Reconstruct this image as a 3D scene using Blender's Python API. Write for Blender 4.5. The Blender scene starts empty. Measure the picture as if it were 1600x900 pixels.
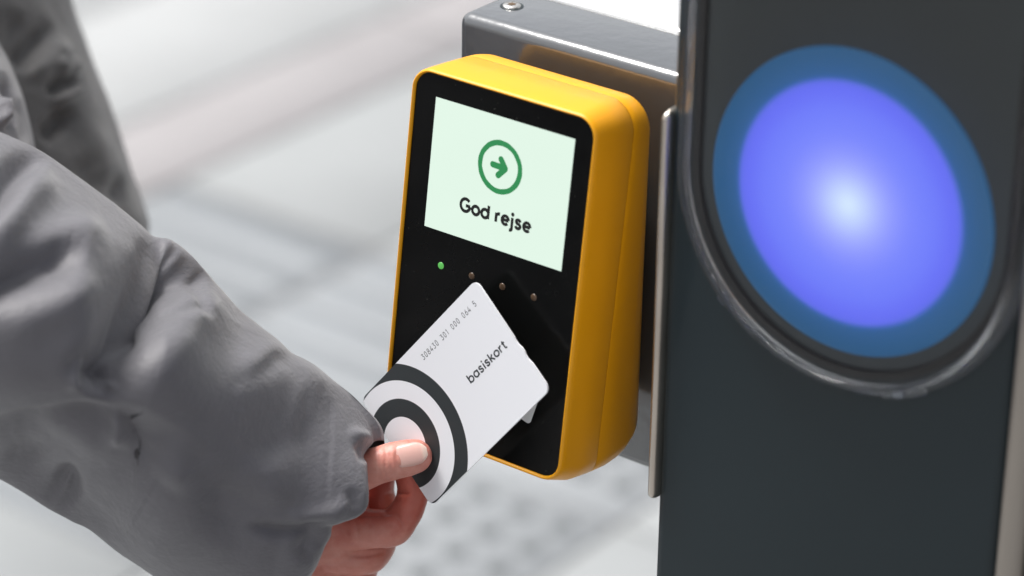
import bpy, bmesh, math, random
import numpy as np
from mathutils import Vector, Matrix
R = math.radians
SC = bpy.context.scene
COL = SC.collection

# ------------------------------------------------------------------ camera
# world frame: X along the gate, Y away through the gate, Z up, ground at z = 0
CAM = Vector((0.66961, -0.87715, 1.73082))
CR = Vector((0.793865, 0.607934, 0.013989))      # camera right
CU = Vector((-0.271808, 0.334171, 0.902469))     # camera up
CF = Vector((-0.543967, 0.720240, -0.430528))    # camera forward
FPX = 4760.0
cd = bpy.data.cameras.new('camera'); cam = bpy.data.objects.new('camera', cd); COL.objects.link(cam)
cam.matrix_world = Matrix(((CR.x, CU.x, -CF.x, CAM.x), (CR.y, CU.y, -CF.y, CAM.y), (CR.z, CU.z, -CF.z, CAM.z), (0, 0, 0, 1)))
cd.sensor_width = 36.0; cd.lens = FPX * 36 / 1600
cd.clip_start = 0.05; cd.clip_end = 1000
cd.dof.use_dof = True; cd.dof.focus_distance = 1.235; cd.dof.aperture_fstop = 5.8
SC.camera = cam

# ------------------------------------------------------------------ sky, sun, exposure
SUN_EL, SUN_AZ = R(64), R(-98)
EV = 1.40
w = bpy.data.worlds.new('World'); SC.world = w; w.use_nodes = True
nt = w.node_tree; nt.nodes.clear()
sky = nt.nodes.new('ShaderNodeTexSky'); sky.sky_type = 'NISHITA'; sky.sun_disc = False
sky.sun_elevation = SUN_EL; sky.sun_rotation = SUN_AZ; sky.air_density = 1.0; sky.dust_density = 4.0; sky.ozone_density = 1.0
hs = nt.nodes.new('ShaderNodeHueSaturation'); hs.inputs['Saturation'].default_value = 0.16
bg = nt.nodes.new('ShaderNodeBackground'); bg.inputs['Strength'].default_value = 0.070
wo = nt.nodes.new('ShaderNodeOutputWorld')
nt.links.new(sky.outputs[0], hs.inputs['Color']); nt.links.new(hs.outputs[0], bg.inputs[0]); nt.links.new(bg.outputs[0], wo.inputs[0])
sl = bpy.data.lights.new('sun', 'SUN'); sl.energy = 1.5; sl.angle = R(22); sl.color = (1.0, 0.97, 0.93)
so = bpy.data.objects.new('sun', sl); COL.objects.link(so)
sd = Vector((math.cos(SUN_EL) * math.sin(SUN_AZ), math.cos(SUN_EL) * math.cos(SUN_AZ), math.sin(SUN_EL)))
so.rotation_euler = sd.to_track_quat('Z', 'Y').to_euler(); so.location = (0, 0, 6)
SC.view_settings.view_transform = 'Standard'; SC.view_settings.look = 'None'
SC.view_settings.gamma = 1.0; SC.view_settings.use_curve_mapping = False
SC.view_settings.exposure = EV
SC.render.engine = 'CYCLES'
SC.cycles.use_denoising = True
SC.cycles.max_bounces = 10; SC.cycles.transparent_max_bounces = 12; SC.cycles.transmission_bounces = 8
SC.cycles.caustics_refractive = True

def at(x, y, d):                       # point seen at photo pixel (x, y), d metres along the view axis
    return CAM + d * (CF + (x - 800) / FPX * CR + (450 - y) / FPX * CU)

# ------------------------------------------------------------------ materials
def srgb(r, g, b):
    return tuple(((c / 255) / 12.92 if c / 255 <= 0.04045 else ((c / 255 + 0.055) / 1.055) ** 2.4) for c in (r, g, b)) + (1,)

class M:
    """small node builder"""
    def __init__(s, name, color=(.5, .5, .5), rough=.5, metal=0.0, spec=.5, coat=0.0, coat_rough=.03):
        s.m = bpy.data.materials.new(name); s.m.use_nodes = True
        s.t = s.m.node_tree; s.n = s.t.nodes; s.b = s.n['Principled BSDF']; s.out = s.n['Material Output']
        s.set('Base Color', tuple(color)[:3] + (1,)); s.set('Roughness', rough); s.set('Metallic', metal)
        s.set('Specular IOR Level', spec); s.set('Coat Weight', coat); s.set('Coat Roughness', coat_rough)
        s._co = None
    def set(s, k, v): s.b.inputs[k].default_value = v
    def node(s, ty, **kw):
        n = s.n.new(ty)
        for k, v in kw.items(): setattr(n, k, v)
        return n
    def link(s, a, b): s.t.links.new(a, b)
    def co(s):
        if s._co is None: s._co = s.node('ShaderNodeTexCoord').outputs['Object']
        return s._co
    def geo(s): return s.node('ShaderNodeNewGeometry').outputs['Position']
    def noise(s, scale, detail=3, rough=.5, vec=None, dist=0.0):
        n = s.node('ShaderNodeTexNoise'); n.inputs['Scale'].default_value = scale; n.inputs['Detail'].default_value = detail
        n.inputs['Roughness'].default_value = rough; n.inputs['Distortion'].default_value = dist
        s.link(vec if vec else s.co(), n.inputs['Vector']); return n.outputs['Fac']
    def mapped(s, scale, rot=(0, 0, 0), vec=None):
        n = s.node('ShaderNodeMapping'); n.inputs['Scale'].default_value = scale; n.inputs['Rotation'].default_value = rot
        s.link(vec if vec else s.co(), n.inputs['Vector']); return n.outputs[0]
    def ramp(s, fac, stops, interp='LINEAR'):
        n = s.node('ShaderNodeValToRGB'); n.color_ramp.interpolation = interp
        e = n.color_ramp.elements
        while len(e) < len(stops): e.new(0.5)
        for el, (p, c) in zip(e, stops): el.position = p; el.color = tuple(c)[:3] + (1,)
        s.link(fac, n.inputs[0]); return n.outputs['Color']
    def math(s, op, a, b=None, clamp=False):
        n = s.node('ShaderNodeMath', operation=op, use_clamp=clamp)
        for i, v in enumerate((a, b)):
            if v is None: continue
            if isinstance(v, (int, float)): n.inputs[i].default_value = v
            else: s.link(v, n.inputs[i])
        return n.outputs[0]
    def maprange(s, v, a, b, c, d):
        n = s.node('ShaderNodeMapRange'); n.inputs[1].default_value = a; n.inputs[2].default_value = b
        n.inputs[3].default_value = c; n.inputs[4].default_value = d; s.link(v, n.inputs[0]); return n.outputs[0]
    def mix(s, fac, a, b):
        n = s.node('ShaderNodeMix', data_type='RGBA')
        if isinstance(fac, (int, float)): n.inputs[0].default_value = fac
        else: s.link(fac, n.inputs[0])
        for i, v in ((6, a), (7, b)):
            if isinstance(v, tuple): n.inputs[i].default_value = tuple(v)[:3] + (1,)
            else: s.link(v, n.inputs[i])
        return n.outputs[2]
    def bump(s, h, strength=.3, dist=.001, prev=None):
        n = s.node('ShaderNodeBump'); n.inputs['Strength'].default_value = strength; n.inputs['Distance'].default_value = dist
        s.link(h, n.inputs['Height'])
        if prev: s.link(prev, n.inputs['Normal'])
        s.link(n.outputs[0], s.b.inputs['Normal']); return n.outputs[0]
    def color(s, c): s.link(c, s.b.inputs['Base Color'])

MAT = {}
# yellow moulded plastic
m = M('yellow_plastic', (0.86, 0.40, 0.004), rough=.38, spec=.4, coat=.1, coat_rough=.42)
c = m.ramp(m.noise(14, 4), [(.3, (.87, .375, .003)), (.7, (.93, .415, .006))]); m.color(c)
m.link(m.maprange(m.noise(60, 3), .3, .7, .33, .46), m.b.inputs['Roughness'])
m.bump(m.noise(2600, 2), .12, .0002); MAT['yellow'] = m.m
m = M('yellow_seam', (0.50, 0.17, 0.003), rough=.6); MAT['seam'] = m.m
# black bezel glass
m = M('black_bezel', (0.0035, 0.0038, 0.0038), rough=.22, spec=.22)
sp = m.noise(900, 1); d = m.maprange(sp, .78, .82, 0, 1)
m.color(m.mix(d, (.0035, .0038, .0038), (.05, .05, .045)))
m.link(m.maprange(m.noise(25, 5, .7), .35, .75, .16, .34), m.b.inputs['Roughness']); MAT['bezel'] = m.m
# display
m = M('display_glass', (0.02, 0.02, 0.02), rough=.12, spec=.35)
g = m.node('ShaderNodeSeparateXYZ'); m.link(m.co(), g.inputs[0])
m.set('Emission Color', srgb(226, 246, 231)); m.set('Emission Strength', .99 / 2 ** EV); MAT['display'] = m.m
def emis(name, col, st, base=(.01, .01, .01)):
    m = M(name, base, rough=.4); m.set('Emission Color', col); m.set('Emission Strength', st); return m.m
MAT['display_green'] = emis('display_green', srgb(44, 154, 88), .78 / 2 ** EV)
MAT['display_black'] = emis('display_black', srgb(20, 22, 22), .4 / 2 ** EV)
MAT['led_green'] = emis('led_green', srgb(90, 180, 80), .7 / 2 ** EV, (.05, .2, .05))
m = M('led_amber_off', (.085, .05, .028), rough=.25, spec=.6); MAT['led_off'] = m.m
m = M('printed_white', (.62, .64, .66), rough=.45); MAT['print_white'] = m.m
# painted dark steel (rail, post)
def paint(name, base, rough, peel, metal=0.0, coat=.6, spec=.5):
    m = M(name, base, rough=rough, spec=spec, coat=coat, coat_rough=.06, metal=metal)
    m.color(m.ramp(m.noise(7, 5), [(.3, tuple(v * .9 for v in base)), (.7, tuple(v * 1.1 for v in base))]))
    b = m.noise(160, 2, vec=m.mapped((1, 1, .6))); n1 = m.bump(b, peel, .0006)
    m.link(n1, m.b.inputs['Coat Normal']); m.set('Coat Roughness', .11 if coat >= 1 else .06); m.set('Coat IOR', 1.75 if coat >= 1 else 1.5); return m
m = paint('dark_steel_paint', (.068, .076, .086), .20, .34, metal=.10, coat=1.0, spec=.8); MAT['rail'] = m.m
m = paint('post_paint', (.007, .0165, .0215), .42, .05, coat=.15, spec=.4); MAT['post'] = m.m
m = paint('lamp_panel_lightened', (.040, .056, .060), .38, .03, coat=.2); MAT['panel'] = m.m  # base colour raised to stand in for the cover's reflection
m = M('stainless_steel', (.60, .57, .53), rough=.22, metal=1.0)
sc = m.noise(90, 3, vec=m.mapped((1, 1, .02)))
m.link(m.maprange(sc, .3, .7, .16, .32), m.b.inputs['Roughness'])
m.color(m.ramp(m.noise(30, 4), [(.35, (.58, .53, .47)), (.65, (.72, .67, .60))])); m.bump(m.noise(1500, 2, vec=m.mapped((1, 1, .05))), .1, .0002)
MAT['steel'] = m.m
m = M('bright_steel', (.80, .80, .80), rough=.38, metal=.8); m.bump(m.noise(70, 3), .1, .0005); MAT['bright'] = m.m
m = M('trim_aluminium', (.30, .275, .245), rough=.42, metal=.6)
m.bump(m.noise(900, 2, vec=m.mapped((1, 1, .03))), .15, .0002); MAT['trim'] = m.m
m = M('dark_gap', (.008, .008, .009), rough=.7); MAT['gap'] = m.m
m = M('black_rubber', (.010, .011, .012), rough=.45); MAT['rubber'] = m.m
m = M('screw_steel', (.75, .73, .70), rough=.25, metal=1.0); MAT['screw'] = m.m
m = M('screw_socket_brown', (.10, .06, .03), rough=.8); MAT['socket_brown'] = m.m
# clear acrylic cover
m = M('clear_acrylic', (.93, .95, .97), rough=.02, spec=.5); m.set('Transmission Weight', 1.0); m.set('IOR', 1.47)
tr = m.node('ShaderNodeBsdfTransparent'); tr.inputs[0].default_value = (.88, .90, .93, 1); mx = m.node('ShaderNodeMixShader'); mx.inputs[0].default_value = .8
m.link(tr.outputs[0], mx.inputs[1]); m.link(m.b.outputs[0], mx.inputs[2]); m.link(mx.outputs[0], m.out.inputs[0])
m.bump(m.noise(90, 5, .65), .35, .0006); MAT['acrylic'] = m.m
# clear thin window of the cover
m = M('clear_window', (1, 1, 1), rough=.04, spec=.5)
tr = m.node('ShaderNodeBsdfTransparent'); tr.inputs[0].default_value = (.96, .97, .98, 1)
gl = m.node('ShaderNodeBsdfGlossy'); gl.inputs['Roughness'].default_value = .10
fr = m.node('ShaderNodeFresnel'); fr.inputs[0].default_value = 1.45
mx = m.node('ShaderNodeMixShader'); m.link(fr.outputs[0], mx.inputs[0]); m.link(tr.outputs[0], mx.inputs[1]); m.link(gl.outputs[0], mx.inputs[2])
m.link(mx.outputs[0], m.out.inputs[0]); MAT['window'] = m.m
# lamp, radial glow of the diffuser (the light source itself)
def lamp_mat(name, stops, strength, rmax):
    m = M(name, (.02, .06, .12), rough=.35)
    s = m.node('ShaderNodeSeparateXYZ'); m.link(m.co(), s.inputs[0])
    x = m.math('DIVIDE', s.outputs[0], rmax); z = m.math('DIVIDE', s.outputs[2], rmax)
    r = m.math('SQRT', m.math('ADD', m.math('MULTIPLY', x, x), m.math('MULTIPLY', z, z)))
    c = m.ramp(r, stops, 'B_SPLINE'); m.link(c, m.b.inputs['Emission Color']); m.set('Emission Strength', strength); return m.m
MAT['lamp'] = lamp_mat('lamp_diffuser', [(0.0, srgb(222, 240, 255)), (.08, srgb(208, 226, 255)), (.20, srgb(170, 180, 255)), (.32, srgb(140, 148, 255)), (.45, srgb(118, 130, 254)), (.62, srgb(108, 120, 252)), (.73, srgb(98, 102, 246)), (.78, srgb(96, 106, 238)), (.80, srgb(40, 90, 165)), (.83, srgb(26, 82, 130)), (1.0, srgb(22, 74, 112))], .95 / 2 ** EV, .0592)
# ground stones
def stone(name, base, var=.06, rough=.75, spk=.15):
    m = M(name, base, rough=rough, spec=.35)
    oi = m.node('ShaderNodeObjectInfo')
    g = m.geo()
    a = m.ramp(m.noise(3.2, 5, .6, vec=g), [(.3, tuple(v * (1 - var) for v in base)), (.7, tuple(v * (1 + var) for v in base))])
    b = m.maprange(m.noise(420, 2, vec=g), .3, .7, 1 - spk, 1 + spk)
    k = m.maprange(oi.outputs['Random'], 0, 1, .95, 1.05)
    mm = m.node('ShaderNodeVectorMath', operation='SCALE'); m.link(a, mm.inputs[0]); m.link(m.math('MULTIPLY', b, k), mm.inputs['Scale'])
    m.color(mm.outputs[0]); m.bump(m.noise(300, 3, vec=g), .4, .001); return m.m
MAT['stone_light'] = stone('granite_light', (.365, .374, .380))
MAT['stone_mid'] = stone('concrete_grey', (.28, .292, .298))
MAT['stone_pink'] = stone('granite_pinkish', (.298, .286, .293))
MAT['stone_rib'] = stone('guide_paving', (.27, .284, .298))
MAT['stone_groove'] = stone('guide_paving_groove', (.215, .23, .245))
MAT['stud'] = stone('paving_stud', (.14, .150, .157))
MAT['joint'] = stone('joint_mortar', (.20, .196, .196))
# fabric
def fabric(name, base):
    m = M(name, base, rough=.50, spec=.45)
    m.set('Sheen Weight', .25); m.set('Sheen Roughness', .5)
    g = m.geo()
    m.color(m.ramp(m.noise(16, 4, .55, vec=g), [(.3, tuple(v * .93 for v in base)), (.7, tuple(v * 1.07 for v in base))]))
    f1 = m.noise(2300, 2, .6, vec=g); f2 = m.noise(650, 3, .6, vec=m.mapped((1, .45, 1), vec=g)); f3 = m.noise(85, 4, .6, vec=g, dist=.4)
    n1 = m.bump(f1, .35, .0004); n2 = m.bump(f2, .35, .0008, n1); m.bump(f3, .35, .0022, n2)
    return m.m
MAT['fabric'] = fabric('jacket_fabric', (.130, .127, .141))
MAT['fabric_dark'] = fabric('jacket_fabric_shaded_side', (.062, .060, .061))  # same jacket cloth, its shade put into a darker base colour
m = M('jacket_lining', (.05, .048, .052), rough=.8); MAT['lining'] = m.m
m = M('dark_trousers', (.02, .02, .022), rough=.8); MAT['trousers'] = m.m
# skin
m = M('skin', (.62, .36, .29), rough=.42, spec=.4)
g = m.geo()
base = m.ramp(m.noise(95, 4, .6, vec=g), [(.28, (.56, .20, .155)), (.55, (.68, .32, .26)), (.75, (.73, .41, .34))])
vc = m.node('ShaderNodeVertexColor', layer_name='redness_shade')
red = m.mix(vc.outputs['Color'], base, (.40, .06, .038)); m.color(red)
m.set('Subsurface Weight', .22); m.set('Subsurface Radius', (.008, .0028, .0016)); m.set('Subsurface Scale', .6)
n1 = m.bump(m.noise(1300, 3, .6, vec=g), .22, .0003); m.bump(m.noise(420, 3, .6, vec=m.mapped((1, 1, 2.2), vec=g)), .22, .0007, n1)
MAT['skin'] = m.m
m = M('nail', (.74, .49, .43), rough=.28, spec=.5, coat=.35, coat_rough=.15); g = m.geo()
m.set('Subsurface Weight', .15); m.set('Subsurface Radius', (.006, .002, .001)); m.set('Subsurface Scale', .5)
vc = m.node('ShaderNodeVertexColor', layer_name='tip'); m.color(m.mix(vc.outputs['Color'], (.72, .43, .375), (.78, .59, .50)))
m.bump(m.noise(700, 3, vec=m.mapped((1, 1, 1), vec=g)), .18, .0003)
MAT['nail'] = m.m
m = M('dark_print', (.030, .034, .038), rough=.5); MAT['ink'] = m.m
m = M('embossed_grey_print', (.12, .12, .13), rough=.5); MAT['ink_grey'] = m.m

# ------------------------------------------------------------------ object helpers
def link(o, parent=None):
    COL.objects.link(o)
    if parent: o.parent = parent
    return o
def mesh(name, V, F, mat, parent=None, smooth=True, angle=None):
    me = bpy.data.meshes.new(name); me.from_pydata([tuple(v) for v in V], [], [tuple(f) for f in F]); me.materials.append(MAT[mat])
    bm = bmesh.new(); bm.from_mesh(me); bmesh.ops.recalc_face_normals(bm, faces=bm.faces); bm.to_mesh(me); bm.free()
    if smooth:
        me.polygons.foreach_set('use_smooth', [True] * len(me.polygons))
        if angle: me.set_sharp_from_angle(angle=R(angle))
    me.update()
    return link(bpy.data.objects.new(name, me), parent)
def empty(name, loc=(0, 0, 0), rot=(0, 0, 0), parent=None):
    o = bpy.data.objects.new(name, None); o.location = loc; o.rotation_euler = rot; o.empty_display_size = .05
    return link(o, parent)
def tag(o, label=None, cat=None, group=None, kind=None):
    for k, v in (('label', label), ('category', cat), ('group', group), ('kind', kind)):
        if v: o[k] = v
    return o
def rrect(x0, x1, z0, z1, r, n=10, rb=None):
    P = []; rt = r; rb = rb or r
    for cx, cz, a in ((x1 - rt, z1 - rt, 0), (x0 + rt, z1 - rt, 90), (x0 + rb, z0 + rb, 180), (x1 - rb, z0 + rb, 270)):
        r = rt if a < 180 else rb
        for i in range(n + 1):
            t = R(a + 90 * i / n); P.append((cx + r * math.cos(t), cz + r * math.sin(t)))
    return P
def loft(loops, cap0=True, cap1=True, closed=True):
    V = [p for l in loops for p in l]; n = len(loops[0]); F = []
    for k in range(len(loops) - 1):
        for i in range(n if closed else n - 1):
            j = (i + 1) % n; F.append((k * n + i, k * n + j, (k + 1) * n + j, (k + 1) * n + i))
    if cap0: F.append(tuple(range(n))[::-1])
    if cap1: F.append(tuple((len(loops) - 1) * n + i for i in range(n)))
    return V, F
def rbox(name, lo, hi, b, mat, parent=None, seg=3):
    me = bpy.data.meshes.new(name); bm = bmesh.new(); bmesh.ops.create_cube(bm, size=1)
    for v in bm.verts:
        v.co = Vector([lo[i] + (v.co[i] + .5) * (hi[i] - lo[i]) for i in range(3)])
    if b > 0: bmesh.ops.bevel(bm, geom=bm.edges[:], offset=b, segments=seg, profile=.5, affect='EDGES')
    bm.to_mesh(me); bm.free(); me.materials.append(MAT[mat])
    me.polygons.foreach_set('use_smooth', [True] * len(me.polygons)); me.set_sharp_from_angle(angle=R(50))
    return link(bpy.data.objects.new(name, me), parent)
def mm(*v): return tuple(x / 1000 for x in v)

# ------------------------------------------------------------------ stroke lettering (x height 5, cap height 7.2)
def arc(cx, cy, rx, ry, a0, a1, n=22):
    return [(cx + rx * math.cos(R(a0 + (a1 - a0) * i / n)), cy + ry * math.sin(R(a0 + (a1 - a0) * i / n))) for i in range(n + 1)]
def ring_(cx, cy, rx, ry): return arc(cx, cy, rx, ry, 0, 360, 40)
S_ = lambda w=1.0: [(3.15 * w, 4.15)] + arc(1.75 * w, 3.78, 1.35 * w, 1.22, 30, 150, 10)[0:] + [(0.42 * w, 3.55), (0.75 * w, 2.9), (1.8 * w, 2.55), (2.9 * w, 2.15), (3.3 * w, 1.45)] + arc(1.85 * w, 1.3, 1.5 * w, 1.3, -10, -150, 12)
def sm(P, n=4):       # Catmull-Rom smoothing
    Q = []; L = len(P)
    for i in range(L - 1):
        p0, p1, p2, p3 = P[max(i - 1, 0)], P[i], P[i + 1], P[min(i + 2, L - 1)]
        for k in range(n):
            t = k / n
            Q.append(tuple(.5 * ((2 * p1[j]) + (-p0[j] + p2[j]) * t + (2 * p0[j] - 5 * p1[j] + 4 * p2[j] - p3[j]) * t * t + (-p0[j] + 3 * p1[j] - 3 * p2[j] + p3[j]) * t ** 3) for j in (0, 1)))
    Q.append(P[-1]); return Q
S5 = sm([(3.2, 3.75), (2.75, 4.5), (1.85, 4.8), (.95, 4.5), (.6, 3.75), (1.0, 3.05), (1.9, 2.68), (2.85, 2.25), (3.3, 1.45), (2.9, .6), (1.9, .2), (.9, .5), (.45, 1.35)])
G = {
 'G': (6.6, [arc(3.5, 3.6, 3.0, 3.35, 42, 350), [(6.5, 3.4), (3.7, 3.4)], [(6.45, 3.4), (6.45, 2.9)]]),
 'o': (5.0, [ring_(2.6, 2.5, 2.15, 2.25)]),
 'd': (5.2, [ring_(2.5, 2.5, 2.1, 2.25), [(4.6, 0.05), (4.6, 7.3)]]),
 'b': (5.2, [ring_(2.8, 2.5, 2.1, 2.25), [(.65, 0.05), (.65, 7.3)]]),
 'a': (5.2, [ring_(2.5, 2.5, 2.1, 2.25), [(4.6, 0.05), (4.6, 5.0)]]),
 'r': (3.0, [[(.65, 0.05), (.65, 5.0)], arc(2.55, 2.75, 1.9, 2.0, 180, 90, 12) + [(2.95, 4.72)]]),
 'e': (4.9, [[(.5, 2.55), (4.5, 2.55)], arc(2.5, 2.5, 2.05, 2.25, 2, 318, 34)]),
 'j': (1.9, [sm([(.95, 5.0), (.95, 2.4), (.95, -.6), (.85, -1.45), (.25, -1.85), (-.5, -1.85)])]),
 's': (3.9, [S5]),
 'i': (1.5, [[(.65, 0.05), (.65, 5.0)]]),
 'k': (4.2, [[(.65, 0.05), (.65, 7.3)], [(3.9, 5.0), (.7, 2.2)], [(1.75, 3.1), (4.2, 0.05)]]),
 't': (3.1, [sm([(1.4, 6.6), (1.4, 3.8), (1.4, 1.3), (1.65, .5), (2.3, .25), (3.0, .35)]), [(.1, 4.75), (2.9, 4.75)]]),
 '0': (5.0, [ring_(2.5, 3.6, 1.9, 3.4)]),
 '3': (4.8, [[(.5, 6.9), (4.1, 6.9)], [(4.1, 6.85), (2.1, 4.2)], arc(2.2, 2.2, 2.1, 2.0, 92, -150, 20)]),
 '8': (5.0, [ring_(2.5, 5.3, 1.6, 1.65), ring_(2.5, 1.95, 2.05, 1.85)]),
 '4': (5.0, [[(3.4, 7.1), (.35, 2.0), (4.8, 2.0)], [(3.6, 3.8), (3.6, .05)]]),
 '1': (3.6, [[(.6, 5.6), (2.2, 7.0), (2.2, .05)]]),
 '6': (5.0, [ring_(2.5, 2.1, 2.0, 2.0), sm([(3.5, 7.0), (2.2, 5.4), (1.0, 3.6), (.55, 2.3)])]),
 '5': (4.8, [[(4.0, 6.9), (1.1, 6.9), (.75, 3.7)], arc(2.3, 2.3, 2.05, 2.1, 135, -145, 22)]),
}
DOT = {'i': (.65, 6.75), 'j': (.95, 6.75)}
def ribbon(P, w, V, F, y, tf, dy=-.000012):
    if len(P) < 2: return
    n = len(P); b = len(V); closed = abs(P[0][0] - P[-1][0]) < 1e-6 and abs(P[0][1] - P[-1][1]) < 1e-6
    for i in range(n):
        if closed: a, c = P[(i - 1) % (n - 1)], P[(i + 1) % (n - 1)] if i < n - 1 else P[1]
        else: a, c = P[max(i - 1, 0)], P[min(i + 1, n - 1)]
        d = Vector((c[0] - a[0], c[1] - a[1]));
        if not closed and 0 < i < n - 1:
            d1 = (Vector(P[i]) - Vector(a)).normalized(); d2 = (Vector(c) - Vector(P[i])).normalized()
            d = d1 + d2; k = 1 / max(.5, math.sqrt((1 + d1.dot(d2)) / 2))
        else: k = 1
        d.normalize(); nn = Vector((-d.y, d.x)) * w / 2 * k
        for s in (1, -1): V.append(tf(P[i][0] + s * nn.x, P[i][1] + s * nn.y, y))
    for i in range(n - 1): F.append((b + 2 * i, b + 2 * i + 2, b + 2 * i + 3, b + 2 * i + 1))
def text_mesh(txt, x0, z0, unit, w, gap, space, origin_y, xs=1.0, sign=-1):
    """letters in the local x-z plane, flat, strokes a few microns apart so no two share a plane"""
    V, F = [], []; x = 0; k = 0
    for ch in txt:
        if ch == ' ': x += space; continue
        wd, st = G[ch]
        for P in st:
            yy = origin_y + sign * .000010 * (k % 4); k += 1
            ribbon([(px * xs + x, pz) for px, pz in P], w, V, F, yy, lambda a, b, y: (x0 + a * unit, y, z0 + b * unit))
        if ch in DOT:
            cx, cz = DOT[ch]; cx = cx * xs + x; b = len(V); r = w * .62
            for i in range(14): V.append((x0 + (cx + r * math.cos(i * math.tau / 14)) * unit, origin_y, z0 + (cz + r * math.sin(i * math.tau / 14)) * unit))
            F.append(tuple(range(b, b + 14)))
        x += wd * xs + gap
    return V, F, (x - gap) * unit

# ================================================================== GROUND
gx0, gz = 0, 0
ground = mesh('ground', [(-150, -150, -.006), (150, -150, -.006), (150, 150, -.006), (-150, 150, -.006)], [(0, 1, 2, 3)], 'joint', smooth=False)
tag(ground, 'pale grey station paving of granite slabs with ribbed and studded guide tiles', kind='structure')
slab_cache = {}
def slab(x0, x1, y0, y1, mat, h=0.0, gap=.007):
    sx, sy = round(x1 - x0 - gap, 4), round(y1 - y0 - gap, 4); key = (sx, sy, mat)
    if key not in slab_cache:
        o = rbox('paving_slab', (-sx / 2, -sy / 2, -.04), (sx / 2, sy / 2, 0), .0025, mat, ground, seg=1); slab_cache[key] = o
    else:
        o = slab_cache[key].copy(); COL.objects.link(o); o.parent = ground
    o.location = ((x0 + x1) / 2, (y0 + y1) / 2, h); return o
rnd = random.Random(4)
# large light slabs beyond the pinkish band
for c0, c1 in ((-4.4, -3.55), (-3.55, -2.672), (-2.672, -2.305)):
    y = -1.2 + (0.37 if c1 > -3 else 0)
    while y < 6.5:
        slab(c0, c1, y, y + 1.25, 'stone_light', rnd.uniform(-.001, .001)); y += 1.25
y = -.9
while y < 6.5: slab(-2.305, -2.102, y, y + .9, 'stone_pink', rnd.uniform(-.001, .001)); y += .9
# grey concrete field between band and gate
XJ = [-2.102, -1.733, -1.388, -1.045, -.695, -.345, .005, .355, .705]
for i in range(len(XJ) - 1):
    y = 2.0
    while y < 6: slab(XJ[i], XJ[i + 1], y, y + .70, 'stone_mid', rnd.uniform(-.001, .001)); y += .70
for i in range(len(XJ) - 1):
    for y0, y1 in ((-1.4, -.7), (-.7, 0), (0, .60), (.60, 1.20)):
        slab(XJ[i], XJ[i + 1], y0, y1, 'stone_pink' if (i == 0 and y1 > 1) else 'stone_mid', rnd.uniform(-.001, .001))
slab(-2.102, -1.733, 1.20, 1.60, 'stone_mid')
for i in (3, 4, 5, 6, 7): slab(XJ[i], XJ[i + 1], 1.20, 1.60, 'stone_mid'); slab(XJ[i], XJ[i + 1], 1.60, 2.0, 'stone_mid')
# ribbed guide tiles
def ribbed(x0, x1, y0, y1, off):
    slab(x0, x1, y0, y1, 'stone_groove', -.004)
    y = off
    while y < y1 - .02:
        if y > y0 + .02:
            k = ('rib', round(x1 - x0, 3))
            if k not in slab_cache:
                L = (x1 - x0) / 2 - .012; hw = .021; P = []
                prof = [(-hw, -.001), (-hw * .8, .0062), (hw * .8, .0062), (hw, -.001)]
                loops = [[(sx, py * s, pz if s == 1 else -.001) for py, pz in prof] for sx, s in ((-L, .5), (-L + .012, 1), (L - .012, 1), (L, .5))]
                slab_cache[k] = mesh('guide_rib', *loft(loops), 'stone_rib', ground, smooth=False)
            o = slab_cache[k] if not slab_cache[k].get('used') else slab_cache[k].copy()
            if slab_cache[k].get('used'): COL.objects.link(o); o.parent = ground
            slab_cache[k]['used'] = 1
            o.location = ((x0 + x1) / 2, y, -.004)
        y += .080
ribbed(-2.102, -1.733, 1.60, 2.0, 1.66)
ribbed(-1.733, -1.388, 1.60, 2.0, 1.662)
ribbed(-1.733, -1.388, 1.20, 1.60, 1.26)
for o in [o for o in COL.objects if 'used' in o.keys()]: del o['used']
# studded warning tiles
slab(-1.388, -1.045, 1.20, 1.60, 'stone_rib', -.001); slab(-1.388, -1.045, 1.60, 2.0, 'stone_rib', -.001)
loops = [[(r * math.cos(a * math.tau / 16), r * math.sin(a * math.tau / 16), z) for a in range(16)] for r, z in ((.0175, -.002), (.0165, .002), (.0135, .0045), (.008, .0055))]
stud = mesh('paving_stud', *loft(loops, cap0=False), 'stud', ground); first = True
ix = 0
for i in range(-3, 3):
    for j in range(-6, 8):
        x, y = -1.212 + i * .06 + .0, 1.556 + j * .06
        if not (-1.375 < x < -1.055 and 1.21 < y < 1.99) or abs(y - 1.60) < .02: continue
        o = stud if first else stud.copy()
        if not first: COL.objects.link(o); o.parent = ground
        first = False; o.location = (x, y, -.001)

# ================================================================== GATE POST
OZ = 1.25
post = empty('gate_post', (.156, .065, 0))
tag(post, 'dark grey gate post with round glowing blue lamp under clear arched cover', 'gate post')
PX, PY = .156, .065
def P(x, y, z): return (x - PX, y - PY, z + OZ)    # local coordinates of the post
# housing, rounded left front corner
h = rbox('post_housing', P(.0800, .0, -1.25), P(.2315, .130, .33), .0045, 'post', post, seg=4)
trim = rbox('edge_trim', P(.2318, -.0035, -1.25), P(.2425, .127, .33), .003, 'trim', post, seg=3)
rbox('trim_strip', P(.2427, .0, -1.25), P(.2455, .124, .33), .0008, 'gap', post, seg=1)
rbox('side_profile', P(.2457, -.001, -1.25), P(.262, .127, .33), .003, 'trim', post, seg=3)
# foot plate on the ground
rbox('foot_plate', P(.06, -.02, -1.25), P(.28, .15, -1.242), .002, 'steel', post, seg=1)
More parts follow.
